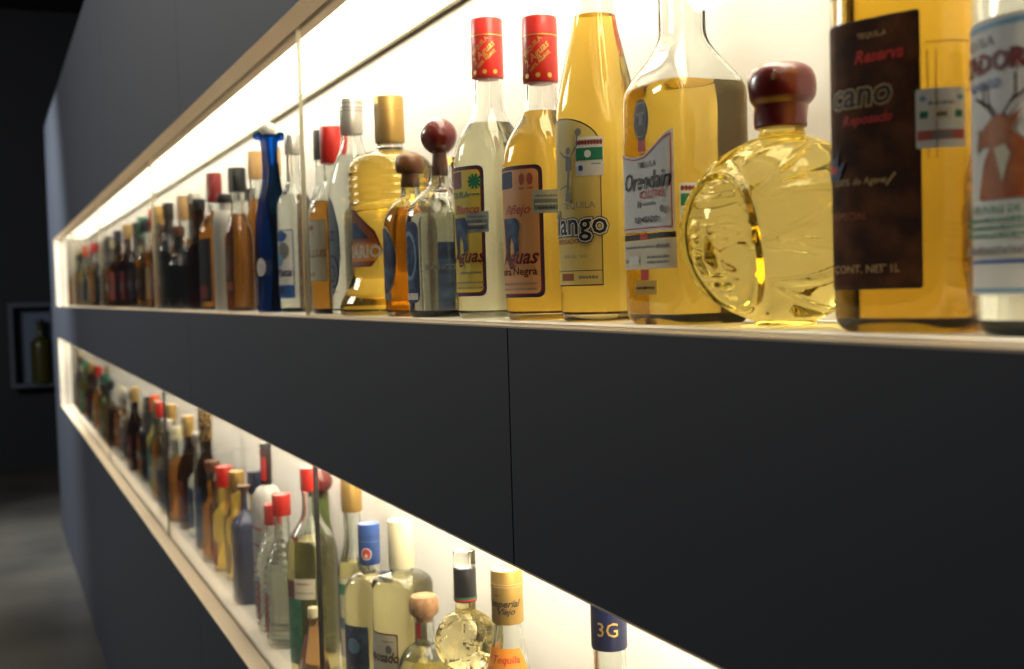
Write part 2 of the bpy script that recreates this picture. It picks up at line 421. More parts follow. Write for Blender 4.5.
# ================================================================== upper shelf, named bottles
def lab_deer(a):
    a.rect(-.075, .022, .075, .166, 'white'); a.rect(-.075, .1605, .075, .1635, 'sky'); a.rect(-.075, .0235, .075, .0255, 'sky'); a.rect(-.075, .0385, .075, .0405, 'blue')
    a.text('TEQUILA', -.018, .154, .0075, 'grey', .01); a.text('CAZADORES', -.012, .1425, .0140, 'maroon', .04, wx=1.0)
    a.text('BLANCO', -.012, .1315, .0065, 'blue', .02, .2)
    # deer: body, head, ears and antlers
    T = lambda pts: [(x*.80+.001, .072+(z-.060)*.82) for x, z in pts]
    a.poly(T([(-.020, .060), (.030, .060), (.032, .078), (.024, .090), (.014, .098), (.006, .104), (-.006, .096), (-.014, .084)]), 'deer')
    a.poly(T([(-.010, .094), (.006, .094), (.010, .106), (.004, .113), (-.004, .113), (-.012, .107), (-.022, .098), (-.021, .093)]), 'deer')
    a.poly(T([(.004, .108), (.016, .115), (.009, .103)]), 'deer'); a.poly(T([(-.004, .092), (.002, .070), (.008, .088), (.004, .094)]), 'cream')
    for p, q in (((-.004, .112), (-.012, .122)), ((-.012, .122), (-.013, .134)), ((-.009, .118), (-.022, .126)), ((.003, .112), (.012, .124)), ((.012, .124), (.012, .137)), ((.008, .119), (.022, .128))): a.line(*T([p, q]), .0014, 'brown'); a.lay -= 1
    a.lay += 1; a.disc(-.018, .104, .0040, .0070, 'white', 14)
    a.text('100% PURO DE AGAVE', .004, .0665, .0055, 'green', .01)
    for z in (.0615, .0575, .0535): minitext(a, -.06, .06, z, 'green', .002)
    minitext(a, -.05, .05, .0455, 'grey', .0045)
simple('clear bottle with white and blue label showing a deer, beside the brown-labelled bottle', -.439, YC-.003, .31, .0425, liq='water', capk='silver', zs=.66, zn=.82, lab=[L(lab_deer, .1)], seg=72, fill=.78)

def lab_cano(a):
    a.rect(-.0500, .026, .0230, .186, 'black', .002); a.rect(-.0490, .0272, .0218, .1848, 'brown', .002)
    a.text('cano', -.015, .1420, .0215, 'tan', .060, .12, 1.0); a.text('cano', -.015, .1420, .0215, 'black', .016, .12, 1.0)
    a.text('TEQUILA', -.006, .176, .0045, 'tan', .01); a.text('Reserva', -.002, .1635, .0105, 'red', .03, .3, .9)
    a.text('Reposado', -.010, .1270, .0080, 'red', .02, .3, 1.0); a.text('100% de Agave', -.016, .0905, .0058, 'tan', .01, .2)
    a.poly([(-.040, .098), (-.037, .116), (-.034, .103), (-.029, .112), (-.030, .100), (-.024, .104), (-.029, .092), (-.039, .092)], 'navy')
    a.disc(-.034, .099, .004, .0025, 'red', 10)
    a.text('ESPECIAL', -.022, .070, .0060, 'rust', .01); a.text('CONT. NET 1L', -.012, .038, .0066, 'tan', .01)
    a.line((.002, .087), (.008, .094), .0012, 'tan')
U2X = -.5415
b, f2 = simple('large amber bottle with a dark brown bark-patterned label and white stamp', U2X, YC-.004, .33, .0440, liq='deep', capk='black', zs=.66, zn=.80, ry=.92, n=3.6, rz=RAD(20), lab=[L(lab_cano, .1)], seg=96, fill=.79)
s_half = f2.tab and 0
perim = -f2.ang.__self__.tab[.1][0] if .1 in f2.tab else .11
a = Art(f2, .1); a.rect(perim-.052, .030, perim-.014, .122, 'rust'); part('back_label', a.mesh('back_label'), b, 'rust-brown back label')
part('tax_stamp', stamp(f2, .0340, .123, .028, .034, 2), b, 'white stamp with green fields')
a = Art(f2, .1); 
for z in (.166, .1385): a.rect(.026, z, .060, z+.0007, 'rust')
for uu in (.0265, .031): a.rect(uu, .1, uu+.0006, .162, 'rust')
part('side_print', a.mesh('side_print'), b)

# round bottle with a moulded face and dripping wax
R3 = .069; A3 = RAD(6); D3 = RAD(10)
M3 = Vector((sin(A3)*cos(D3), -cos(A3)*cos(D3), -sin(D3))); E31 = Vector((cos(A3), sin(A3), 0)); E32 = E31.cross(M3)*-1
if E32.z < 0: E32 = -E32
def face_disp(t, z):
    zc = max(-1, min(1, (z-.069)/R3)); w = math.sqrt(1-zc*zc)
    n = Vector((w*sin(t), -w*cos(t), zc)); be = math.acos(max(-1, min(1, n.dot(M3)))); x, zz = n.dot(E31)*R3, n.dot(E32)*R3
    fade = min(1, max(0, (.130-z)/.012))*min(1, max(0, (z-.006)/.010)); d = 0.
    if be < pi/2:
        q = math.hypot(x/.036, zz/.051)
        g = lambda x0, z0, a, b_, h: h*math.exp(-((x-x0)/a)**2-((zz-z0)/b_)**2)
        if q < 1.25: d += .0045*max(0, min(1, (1.02-q)/.06)) + .0032*math.exp(-((q-.98)/.050)**2)
        if q < .95:
            d -= .0045*max(0, min(1, (.93-q)/.05))*.55
            d += g(0, -.002, .0038, .014, .0065)+g(0, -.010, .0070, .0042, .0035)
            for sx in (-1, 1):
                d += g(sx*.013, .015, .0095, .0028, .0040)+g(sx*.013, .0055, .0065, .0034, .0035)-g(sx*.013, .0100, .0085, .0016, .0030)
                d += g(sx*.018, -.012, .007, .009, .0025)-g(sx*.0075, -.012, .0022, .008, .0018)
            d += g(0, -.0225, .0105, .0022, .0045)+g(0, -.0300, .0090, .0027, .0045)-g(0, -.0262, .0115, .0012, .0040)+g(0, -.041, .010, .005, .0025)
            d += g(0, .032, .016, .0025, .0028)+g(0, .040, .012, .0022, .0022)
        if q < 1.12: return d*fade*.95
    al = math.atan2(n.dot(E32), n.dot(E31)); b0 = .62
    a_ = ((al*9/(2*pi)) % 1)-.5; wv = .5*abs((((be-b0)/1.1) % 2)-1)
    d += .0030*math.exp(-((abs(a_)-wv)/.050)**2)*min(1, max(0, (be-.62)/.15))
    return d*fade*.95
b = root('round yellow-green bottle moulded with a face and sealed with dark red wax', -.676, YC, UP)
Pd = [(.0002, .020), (.0012, .0215)]+[(.069-R3*cos(RAD(19+147*i/90)), R3*sin(RAD(19+147*i/90))) for i in range(91)]+[(.1395, .0160), (.144, .0155), (.176, .0155)]
Pd = [p_ for k_, p_ in enumerate(Pd) if k_ < 2 or p_[0] > .0015]
fd = Form(Pd, disp=face_disp)
bmx = bmesh.new(); fd.rings(bmx, Pd, 240, 0); part('body', fin(bmx, 'body', gl('moulded straw glass', (.93, .86, .50), 1.40), angle=80), b, 'pale yellow-green moulded body full of spirit')
def waxd(t, z): return .0007*sin(3*t+1)*sin(z*120)+.0004*sin(5*t+z*200)
fw_ = Form([(.1415, .010), (.142, .0178), (.146, .0188), (.155, .0190), (.158, .0190), (.1605, .0212), (.164, .0232), (.172, .0240), (.178, .0238), (.183, .0220), (.1865, .0175), (.188, .010), (.1882, .002)], disp=waxd, smooth=True)
wx = part('cap', fw_.solid('cap', CAPM['wax'], 60), b, 'dark red wax cap')
bmx = bmesh.new(); bmesh.ops.create_cone(bmx, cap_ends=True, segments=10, radius1=.0035, radius2=.0008, depth=.012)
part('wax_drip', fin(bmx, 'wax_drip', CAPM['wax']), wx, None, (.016, -.0185, .176)).rotation_euler = (0, RAD(60), RAD(-30))

# square bottle with the curved white label
def lab_oren(a):
    top = [(.0395, .1535), (.033, .1515), (.026, .1475), (.018, .1430), (.008, .1385), (-.002, .1362), (-.012, .1360), (-.024, .1385), (-.040, .1430)]
    a.poly([(-.040, .0755), (.0395, .0745)]+top, 'white')
    ins = [(.0372, .1495), (.031, .1478), (.025, .1445), (.017, .1402), (.008, .1362), (-.002, .1340), (-.012, .1338), (-.024, .1362), (-.037, .1400)]
    a.line((.0372, .0775), (.0372, .1495), .0009, 'red'); a.line((-.037, .0785), (.0372, .0775), .0009, 'red')
    for p, q in zip(ins[:-1], ins[1:]): a.line(p, q, .0009, 'red'); a.lay -= 1
    a.lay += 1
    a.text('TEQUILA', .008, .1285, .0062, 'black', .01); a.text('Orendain', .004, .1155, .0200, 'black', .012, .25, .86)
    a.text('OLLITAS', .014, .1045, .0085, 'red', .02); minitext(a, .0, .018, .0975, 'grey'); a.disc(-.004, .0975, .003, .003, 'grey', 10); a.text('REPOSADO', .006, .0845, .0066, 'black', .03); a.disc(.028, .092, .0028, .003, 'grey', 10)
def lab_oren2(a):
    a.rect(-.039, .0690, .0400, .0735, 'black'); a.rect(-.004, .069, .006, .0735, 'red'); a.rect(-.039, .0450, .0405, .0685, 'cream')
    minitext(a, -.03, .016, .063, 'grey'); minitext(a, .018, .035, .063, 'grey', .0032); minitext(a, -.03, -.004, .052, 'grey', .003); minitext(a, .004, .034, .0545, 'grey'); minitext(a, .004, .034, .0505, 'grey')
    a.rect(-.022, .049, -.006, .056, 'white')
def lab_oren3(a):
    a.rect(-.004, .0365, .006, .0445, 'red'); a.rect(-.016, .0245, .018, .0360, 'gold'); minitext(a, -.013, .015, .0300, 'brown')
def lab_seal(a):
    a.rect(-.005, .139, .005, .156, 'red'); a.disc(.0, .1650, .0115, .0165, 'black'); a.disc(.0, .1650, .0092, .0140, 'grey'); a.disc(0, .1650, .0086, .0133, 'black'); a.text('T', 0, .1650, .014, 'grey', .02)
b, f4 = simple('square-shouldered golden bottle with a white curved label and black oval seal', -.803, YC, .345, .0440, liq='gold', capk='gold', zs=.53, zn=.69, rn=.0165, ry=.92, n=5.0, lab=[L(lab_oren, .1), L(lab_oren2, .05, 'lower_label'), L(lab_oren3, .03, 'foil_tag', 'small gold foil tag'), L(lab_seal, .16, 'seal', 'black oval seal on a red ribbon')], seg=96, fill=.558, stampk=(.0575, .096, .028, .030, 0))

# tall cone-shouldered bottle with the arched label
P5 = [(0, .033), (.0015, .035), (.006, .0368), (.012, .0376), (.10, .0380), (.165, .0386), (.185, .0384), (.200, .0372), (.215, .0345), (.235, .0300), (.255, .0253), (.272, .0214), (.288, .0190), (.300, .0180), (.322, .0178)]
f5 = Form(P5, smooth=True, sub=4)
b = root('tall amber bottle with sloping shoulders and an arched label lettered in black and white', -.950, YC, UP)
part('body', f5.shell('body', CLEAR, 72), b); part('liquid', f5.fill('liquid', LIQ['gold'], .283, 72), b, 'golden spirit')
cap(b, 'silver', .315, .350, .020)
a = Art(f5, .1)
arch = lambda w, z0, z1: [(-w, z0), (w, z0)]+[(w*cos(pi*i/14), z1-w*.62+w*.62*sin(pi*i/14)) for i in range(15)]
a.poly(arch(.0430, .033, .187), 'black'); a.poly(arch(.0420, .0342, .1858), pr('straw label paper', (.86, .66, .20), .45)); 
a.rect(-.0420, .0465, .0420, .0472, 'black'); a.rect(-.004, .038, .014, .0445, 'rust'); minitext(a, .020, .038, .041, 'grey', .003)
a.text('Chilango', .000, .089, .0285, 'black', .085, .0, .95); a.text('Chilango', .000, .089, .0285, 'white', .055, .0, .95); a.text('Chilango', .000, .089, .0285, 'black', .012, .0, .95)
a.text('TEQUILA', .020, .106, .0085, 'grey', .0); a.text('REPOSADO', .006, .0735, .006, 'rust', .02); a.text('38% Alc. Vol.', .016, .060, .005, 'grey', .0)
st = 'grey'   # the little winged figure on a column
DX = .012
W_ = lambda *q: [(x+DX, z) for x, z in q]
a.line(*W_((-.002, .110), (-.001, .118)), .006, st); a.line(*W_((-.001, .118), (.001, .140)), .003, st); a.poly(W_((-.003, .138), (.004, .138), (.0045, .150), (-.002, .152)), st); a.disc(.001+DX, .156, .0028, .0035, st, 12)
a.line(*W_((.003, .150), (.010, .160)), .0014, st); a.line(*W_((.010, .160), (.011, .170)), .0012, st); a.line(*W_((-.002, .150), (-.009, .156)), .0016, st); a.line(*W_((-.001, .125), (-.010, .122)), .0014, st); a.disc(.012+DX, .172, .003, .0035, st, 12)
part('label', a.mesh('label'), b)
part('tax_stamp', stamp(f5, .0330, .150, .026, .035, 0), b, 'stamp with maroon top and green field')

# the two red-capped bottles
def lab_red(paper, word, k):
    def g(a):
        W = .0455 if paper == 'salmon' else .0405
        a.rect(-W, .023*k, W, .155*k, 'navy', .007); a.rect(-W+.002, .025*k, W-.002, .153*k, 'maroon', .006); a.rect(-W+.004, .027*k, W-.004, .151*k, paper, .005)
        a.rect(-.030, .133*k, .012, .150*k, 'maroon' if paper == 'yellow' else 'navy', .002)
        if paper == 'yellow':
            for i in range(10): a.line((.030, .139*k), (.030+.0085*cos(i*.628), .139*k+.0085*sin(i*.628)), .0030, 'green'); a.lay -= 1
            a.lay += 1
            a.text('TEQUILA', .004, .126*k, .009, 'greenlab', .02); minitext(a, .022, .036, .126*k, 'green')
        else:
            for q in (.024, .033): a.disc(q, .141*k, .0032, .006, 'pink', 12); minitext(a, q-.003, q+.003, .132*k, 'pink')
        a.text(word, .016, .111*k, .0135, 'pink', .02, .35)
        a.poly([(x+.008, z*k) for x, z in [(-.013, .103), (.008, .103), (.013, .094), (.010, .082), (.011, .070), (.005, .066), (.004, .078), (-.001, .086), (-.004, .077), (-.004, .064), (-.009, .064), (-.011, .082)]], 'bluelab')
        a.text('Aguas', .015, .0635*k, .0215, 'maroon', .02, .35, .9)
        if paper == 'salmon': a.text('Piedra Negra', .009, .0490*k, .0110, 'brown', .015)
        else: minitext(a, .006, .036, .047*k, 'grey', .003)
        minitext(a, -.01, .038, .037*k, 'grey'); minitext(a, -.01, .038, .0315*k, 'grey')
    return g
for (lb, X, Hh, liq, paper, word, sk) in (
    ('amber bottle with red foil cap and salmon-coloured label', -1.067, .308, 'honey', 'salmon', 'Añejo', (.049, .118)),
    ('nearly clear bottle with red foil cap and yellow label', -1.202, .336, 'faint', 'yellow', 'Blanco', (.031, .107))):
    k_ = Hh/.308
    P6 = [(0, .036), (.0015, .0385), (.006, .0405), (.012, .0412), (.08, .0415), (.150, .0418), (.162, .0412), (.174, .0390), (.186, .0345), (.197, .0275), (.206, .0215), (.216, .0180), (.230, .0168), (.252, .0166)]
    P6 = [(z*k_, r_) for z, r_ in P6]
    f6 = Form(P6, smooth=True, sub=3)
    b = root(lb, X, YC, UP)
    part('body', f6.shell('body', CLEAR, 64), b); part('liquid', f6.fill('liquid', LIQ[liq], (.212 if paper == 'salmon' else .200)*k_, 64), b, 'honey-coloured spirit' if liq == 'honey' else 'nearly clear spirit')
    a = Art(f6, .1); lab_red(paper, word, k_)(a); part('label', a.mesh('label'), b, paper+' label with a dark border')
    part('tax_stamp', stamp(f6, sk[0], sk[1], .028, .023, 1), b, 'silvery stamp')
    o, fc = cap(b, 'red', Hh-.067, Hh, .0182, band=[(Hh-.020, .0012, 'gold')], label='red foil cap')
    a = Art(fc, Hh-.04, .0003)
    a.text('TEQUILA', .012, Hh-.032, .0066, 'gold', .02, 0, 1, .75); a.text('2 Aguas', .016, Hh-.040, .0105, 'gold', .01, .3, 1, .75); a.text('100% AGAVE', .020, Hh-.047, .0052, 'gold', .02, 0, 1, .75)
    for q in (-.018, -.006, .006, .018, .030): a.disc(q, Hh-.061, .0026, .0026, 'gold', 12); a.lay -= 1
    part('foil_print', a.mesh('foil_print'), o, 'gold lettering')

# clear bottle with a maroon ball stopper
P8 = [(0, .039), (.002, .042), (.008, .0440), (.10, .0450), (.118, .0448), (.130, .0425), (.142, .0350), (.152, .0250), (.158, .0175), (.164, .0148), (.184, .0145)]
def oct_disp(t, z): return -.0014*abs(sin(4*t)) if z < .14 else -.0030*abs(sin(4*t))*max(0, (.162-z)/.022)
f8 = Form(P8, disp=oct_disp)
b = root('faceted clear bottle with blue label and a big maroon ball stopper', -1.322, .100, UP)
part('body', f8.shell('body', CLEAR, 64), b); part('liquid', f8.fill('liquid', LIQ['water'], .125, 64), b, 'clear spirit')
a = Art(f8, .07); a.rect(-.050, .018, .022, .116, 'bluelab', .010); a.rect(-.046, .022, .018, .030, 'white'); a.disc(.004, .075, .014, .030, 'sky'); a.disc(.004, .075, .011, .025, 'bluelab'); a.text('BLANCO', .050, .060, .009, 'grey', .02); part('label', a.mesh('label'), b, 'blue label')
s_ = part('stopper', Form([(.172, .0095), (.180, .0100), (.195, .0088), (.203, .0085)]).solid('stopper', CAPM['brown'], 28), b, 'brown stem and maroon ball')
fb = Form([(.1985, .004)]+[(.2205-.0225*cos(pi*i/16), .0225*sin(pi*i/16)) for i in range(2, 16)]+[(.2430, .001)])
part('ball', fb.solid('ball', CAPM['maroon'], 40), s_, 'glossy maroon ball')

# two small bottles with round wooden stoppers
for (lb, X, Y, liq, ck, R, Hh) in (('small amber bottle with blue oval label and round wooden stopper', -1.426, .098, 'amber', 'darkwood', .0365, .206),
                                   ('bottle with dark gilt stopper squeezed behind the clear faceted bottle', -1.482, .174, 'water', 'ornate', .0180, .212)):
    Pq = [(0, R*.9), (.002, R*.95), (.009, R), (.09, R*1.02), (.118, R), (.134, R*.88), (.148, R*.62), (.156, .0135), (.162, .0125), (.178, .0125)]
    f9 = Form(Pq, smooth=True, sub=3); b = root(lb, X, Y, UP)
    part('body', f9.shell('body', CLEAR, 48), b); part('liquid', f9.fill('liquid', LIQ[liq], .140, 48), b)
    a = Art(f9, .07)
    if ck == 'darkwood': a.disc(-.002, .072, .026, .046, 'gold'); a.disc(-.002, .072, .0245, .044, 'bluelab'); a.rect(-.015, .022, .014, .030, 'steel')
    else: a.rect(-.016, .02, .016, .10, 'bluelab', .006)
    part('label', a.mesh('label'), b)
    s_ = part('stopper', Form([(.168, .0090), (.170, .0110), (.1715, .0112), (.186, .0115), (.1865, .0160), (.190, .0183), (.197, .0190), (.205, .0180), (.210, .014), (.212, .006)] if ck == 'darkwood' else cyl(.168, .214, .0165)).solid('stopper', CAPM[ck], 32), b, 'brown wooden stopper' if ck == 'darkwood' else 'dark gilt stopper')

# big golden bell-shaped bottle
P10 = [(0, .074), (.0015, .0765), (.006, .0785), (.014, .0785), (.024, .0750), (.036, .0690), (.050, .0630), (.066, .0595), (.085, .0580), (.100, .0578), (.101, .0570), (.112, .0570), (.150, .0580)]
for i in range(5): P10 += [(.157+i*.011, .0618), (.162+i*.011, .0600)]
P10 += [(.210, .0595), (.218, .0550), (.225, .0470), (.230, .0370), (.233, .0270), (.236, .0200), (.240, .0185), (.256, .0182)]
f10 = Form(P10, smooth=True, sub=3)
b = root('large golden bell-shaped bottle with ringed shoulders and gold cap', -1.575, .1225, UP)
part('body', f10.shell('body', CLEAR, 64), b); part('liquid', f10.fill('liquid', LIQ['gold'], .229, 64), b, 'golden spirit')
a = Art(f10, .10); a.poly([(-.065, .070), (.040, .068), (.058, .090), (.046, .118), (.006, .150), (-.065, .150)], 'maroon'); a.poly([(-.065, .072), (.038, .070), (.055, .090), (.043, .115), (.005, .147), (-.065, .147)], 'rust')
a.rect(-.065, .076, .050, .100, 'orange'); a.text('ADARIO', .012, .0885, .0235, 'cream', .04); a.poly([(-.065, .108), (.036, .108), (.010, .130), (-.065, .130)], 'bluelab')
part('label', a.mesh('label'), b, 'rust and orange label')
o, fc = cap(b, 'gold', .244, .310, .0212, band=[(.292, .0014, 'tan')], label='gold foil cap'); a = Art(fc, .28, .0003); a.disc(.004, .282, .007, .018, 'tan'); part('foil_print', a.mesh('foil_print'), o)

# clear bottle with silver cap and steel-blue label
P11 = [(0, .034), (.002, .0365), (.010, .0380), (.11, .0385), (.165, .0385), (.190, .0375), (.210, .0335), (.232, .0265), (.248, .0200), (.264, .0165), (.284, .0160)]
f11 = Form(P11, smooth=True, sub=3); b = root('clear bottle with ridged silver cap and steel-blue swirl label', -1.700, .104, UP)
part('body', f11.shell('body', CLEAR, 64), b); part('liquid', f11.fill('liquid', LIQ['water'], .240, 64), b, 'clear spirit')
a = Art(f11, .1); a.poly([(-.036, .03), (.006, .028), (.020, .050), (.026, .09), (.024, .13), (.014, .165), (-.006, .188), (-.036, .196)], 'steel')
a.disc(.006, .065, .016, .026, 'navy'); a.disc(.006, .065, .013, .022, 'steel'); a.disc(.003, .062, .009, .014, 'navy'); a.disc(.004, .062, .006, .010, 'steel'); a.text('iZ', .006, .118, .02, 'navy', .01); minitext(a, -.01, .018, .035, 'navy')
part('label', a.mesh('label'), b, 'steel-blue label'); cap(b, 'silver', .272, .326, .0176, rings=0, band=[(.312, .001, 'grey'), (.307, .001, 'grey'), (.319, .001, 'grey')], label='silver screw cap')

def rect_label(u0, z0, u1, z1, paper, *ops, c=.002):
    def g(a):
        a.rect(u0, z0, u1, z1, paper, c)
        for o in ops: getattr(a, o[0])(*o[1:])
    return g
simple('amber bottle with cream label and red cap, next to the silver-capped bottle', -1.812, .103, .300, .0390, liq='amber', capk='red', zs=.52, zn=.72, rn=.014, caph=.060, fill=.60, power=.5,
       lab=[L(rect_label(-.040, .052, .038, .150, 'tan', ('rect', -.0385, .054, .0365, .148, 'cream'), ('text', 'OLLUS', .012, .096, .017, 'rust', .02), ('rect', -.020, .134, .012, .141, 'rust'), ('rect', -.02, .060, .015, .066, 'tan')), .1)], capl='red foil cap', capr=.0180)
simple('clear bottle with black cap standing behind the red-capped amber bottle', -1.996, .140, .320, .0290, liq='water', capk='black', zs=.55, zn=.72, caph=.052, seg=32, capl='black cap')
simple('clear bottle with blue-bordered white label, right of the cobalt bottle', -2.085, .108, .323, .0320, liq='water', capk='silver', zs=.60, zn=.75, rn=.0125, caph=.036, fill=.66, power=.5,
       lab=[L(rect_label(-.036, .026, .038, .150, 'blue', ('rect', -.034, .050, .036, .148, 'white'), ('disc', .010, .138, .016, .010, 'blue', 14), ('disc', .016, .112, .014, .016, 'grey', 12), ('disc', .004, .095, .012, .012, 'sky', 12), ('text', 'Plata', .014, .072, .020, 'navy', .02, .25), ('rect', -.012, .034, .016, .048, 'navy')), .1)])
# cobalt bottle with two knobs at the rim
P14 = [(0, .028), (.002, .031), (.010, .0325), (.07, .0325), (.12, .0315), (.17, .0300), (.21, .0250), (.24, .0185), (.27, .0155), (.29, .0150), (.305, .0155), (.318, .0170), (.330, .0185), (.334, .0185)]
f14 = Form(P14, smooth=True, sub=3, disp=lambda t, z: .0018*sin(3*t+z*22)*min(1, z/.03)*(1 if z < .28 else 0))
b = root('tall twisted cobalt blue bottle with a pale ball stopper between two blue knobs', -2.172, .085, UP)
part('body', f14.solid('body', COBALT, 56), b, 'cobalt blue glass body')
for sx in (-1, 1):
    bmx = bmesh.new(); bmesh.ops.create_uvsphere(bmx, u_segments=16, v_segments=10, radius=.0092); part('knob', fin(bmx, 'knob', COBALT), b, None, (0, sx*.0215, .332))
bmx = bmesh.new(); bmesh.ops.create_uvsphere(bmx, u_segments=20, v_segments=12, radius=.0135); part('stopper', fin(bmx, 'stopper', FROST), b, 'pale frosted ball stopper', (0, 0, .344))
a = Art(f14, .07); a.disc(.018, .085, .011, .017, 'white'); a.rect(-.024, .015, .012, .070, 'bluelab'); part('label', a.mesh('label'), b)

simple('slim amber bottle with tan cap just behind the cobalt bottle', -2.430, .152, .345, .0260, liq='dark', capk='tan', zs=.50, zn=.74, rn=.0130, caph=.060, power=.5, fill=.7, seg=32)
simple('slim amber bottle with tan cap, second behind the cobalt bottle', -2.570, .142, .352, .0270, liq='dark', capk='tan', zs=.48, zn=.74, rn=.0130, caph=.062, power=.5, fill=.7, seg=32,
       lab=[L(rect_label(-.025, .03, .025, .16, 'brown'), .1)])
simple('amber bottle with black cap and dark red label', -2.462, .080, .303, .0300, liq='dark', capk='black', zs=.50, zn=.72, rn=.015, caph=.052, power=1, fill=.68, seg=40, capr=.019,
       lab=[L(rect_label(-.026, .04, .026, .135, 'brown', ('disc', 0, .095, .018, .022, 'maroon', 16), ('rect', -.024, .045, .024, .062, 'rust')), .1)], capl='black cap')
simple('white frosted bottle with rounded shoulders', -2.630, .084, .262, .0280, opaque=FROST, capk='black', zs=.72, zn=.86, rn=.013, caph=.020, seg=36, power=2.2, capr=.017)
simple('amber-shouldered bottle with black label and dark red cap', -2.910, .112, .338, .0420, liq='dark', capk='darkred', zs=.55, zn=.74, rn=.0165, caph=.072, power=.5, fill=.72, seg=36, capr=.019,
       lab=[L(rect_label(-.045, .02, .045, .175, 'black', ('rect', -.03, .03, .03, .06, 'maroon')), .1)], capl='dark red ridged cap')
simple('clear bottle with wide black cap behind the frosted bottle', -2.800, .160, .290, .0300, liq='water', capk='black', zs=.60, zn=.75, caph=.030, seg=32, capr=.024)
simple('smoky brown bottle with black cap beside the dark red capped one', -3.10, .105, .290, .0330, glass=SMOKE, liq='dark', capk='black', zs=.58, zn=.72, caph=.03, power=.5, seg=32)
simple('black glass bottle with a silver cap in front of the tan-capped one', -3.24, .115, .318, .0340, opaque=BLACKGL, capk='silver', zs=.50, zn=.60, rn=.016, caph=.03, power=.5, seg=32)
simple('amber bottle with tall tan cap and dark label', -3.465, .120, .328, .0380, liq='dark', capk='tan', zs=.50, zn=.72, rn=.0155, caph=.070, power=.5, fill=.62, seg=32, lab=[L(rect_label(-.03, .02, .03, .13, 'black'), .1)], capl='tan foil cap')
simple('low dark brown bottle standing in front of the tan-capped one', -3.365, .090, .235, .0320, opaque=BLACKGL, capk='brown', zs=.5, zn=.7, caph=.03, seg=28)
simple('squat amber bottle with wide brown stopper', -3.778, .112, .260, .0360, liq='amber', capk='brown', zs=.55, zn=.70, rn=.016, caph=.018, capr=.026, seg=32, power=1, fill=.5)
simple('green-tinted bottle with red cap in the dim stretch', -4.100, .118, .338, .0330, liq='dark', capk='red', zs=.52, zn=.72, rn=.015, caph=.065, seg=28, power=.5, lab=[L(rect_label(-.028, .03, .028, .14, 'tan'), .1)], capl='red cap')
simple('dark bottle with black and green foil cap in the dim stretch', -4.388, .115, .330, .0360, glass=GREENGL, liq='dark', capk='green', zs=.52, zn=.72, rn=.016, caph=.075, seg=28, power=.5, capl='green foil cap')

# ================================================================== lower shelf, named bottles
G2 = 'bottles on the lower shelf'
YL = .10
b, f = simple('clear bottle with navy cap lettered 3G, alone at the right of the lower shelf', -.9245, YL, .412, .0360, LO, liq='pale', capk='navy', zs=.52, zn=.70, rn=.0152, caph=.060, fill=.79, power=1, seg=56, capr=.0168, capl='navy cap lettered 3G in gold')
o = [c for c in b.children if c.name.startswith('cap')][0]; fc = Form(cyl(.352, .412, .0168, .0018)); a = Art(fc, .37, .0003); a.text('3G', .0165, .3720, .0185, 'gold', .006, 0, .95); part('lettering', a.mesh('lettering'), o, 'gold 3G lettering')
# gold cap with script
P = [(0, .036), (.002, .038), (.01, .0395), (.16, .0395), (.20, .036), (.235, .029), (.265, .0235), (.290, .0190), (.310, .0160), (.325, .0155)]
f = Form(P, smooth=True, sub=3); b = root('flared clear bottle with tall gold cap and orange neck label', -1.156, YL, LO, group=G2)
part('body', f.shell('body', CLEAR, 56), b); part('liquid', f.fill('liquid', LIQ['pale'], .262, 56), b)
a = Art(f, .28); a.poly([(-.030, .262), (.044, .262), (.046, .270), (.038, .292), (-.028, .292), (-.032, .272)], 'orange'); a.text('Tequila', .020, .280, .0110, 'red', .02, .2); a.disc(.030, .2665, .006, .002, 'maroon'); part('neck_label', a.mesh('neck_label'), b, 'orange neck label')
o, fc = cap(b, 'gold', .317, .377, .0178, band=[(.362, .0008, 'tan'), (.359, .0008, 'tan')], label='gold foil cap'); a = Art(fc, .34, .0003); a.text('Imperial', .016, .3410, .0110, 'black', .02, .4); a.text('Viejo', .018, .3325, .0100, 'black', .02, .4); a.rect(.005, .350, .012, .3506, 'brown'); part('foil_print', a.mesh('foil_print'), o)
# football bottle
b = root('football-shaped clear bottle with black neck band', -1.281, YL, LO, group=G2)
ico = bmesh.new(); bmesh.ops.create_icosphere(ico, subdivisions=1, radius=1); IV = [v.co.copy().normalized() for v in ico.verts]; ico.free()
phi = (1+5**.5)/2; TV = []
IC = [Vector(v).normalized() for v in [(0, s1, s2*phi) for s1 in (-1, 1) for s2 in (-1, 1)]+[(s1, s2*phi, 0) for s1 in (-1, 1) for s2 in (-1, 1)]+[(s2*phi, 0, s1) for s1 in (-1, 1) for s2 in (-1, 1)]]
FC = []
for i in range(12):
    for j in range(i+1, 12):
        for k_ in range(j+1, 12):
            if (IC[i]-IC[j]).length < 1.1 and (IC[j]-IC[k_]).length < 1.1 and (IC[i]-IC[k_]).length < 1.1: FC.append((IC[i]+IC[j]+IC[k_]).normalized())
def ball_disp(t, z):
    zc = (z-.262)/.0385
    if abs(zc) >= 1: return 0
    w_ = math.sqrt(1-zc*zc); d = Vector((w_*sin(t), -w_*cos(t), zc))
    q = sorted([d.dot(c)*1.0+.022 for c in IC]+[d.dot(c) for c in FC])   # seams of the panels
    g_ = q[-1]-q[-2]
    return -.0030*math.exp(-(g_/.022)**2)*min(1, (1-abs(zc))*8)
P = [(0, .034), (.003, .0355), (.012, .034), (.03, .026), (.08, .016), (.16, .0135), (.205, .016), (.222, .020)]+[(.262+.0385*sin(th), .0385*cos(th)) for th in [RAD(-55+125*i/44) for i in range(45)]]+[(.2995, .0128), (.306, .0122), (.350, .0122)]
f = Form(P, disp=ball_disp)
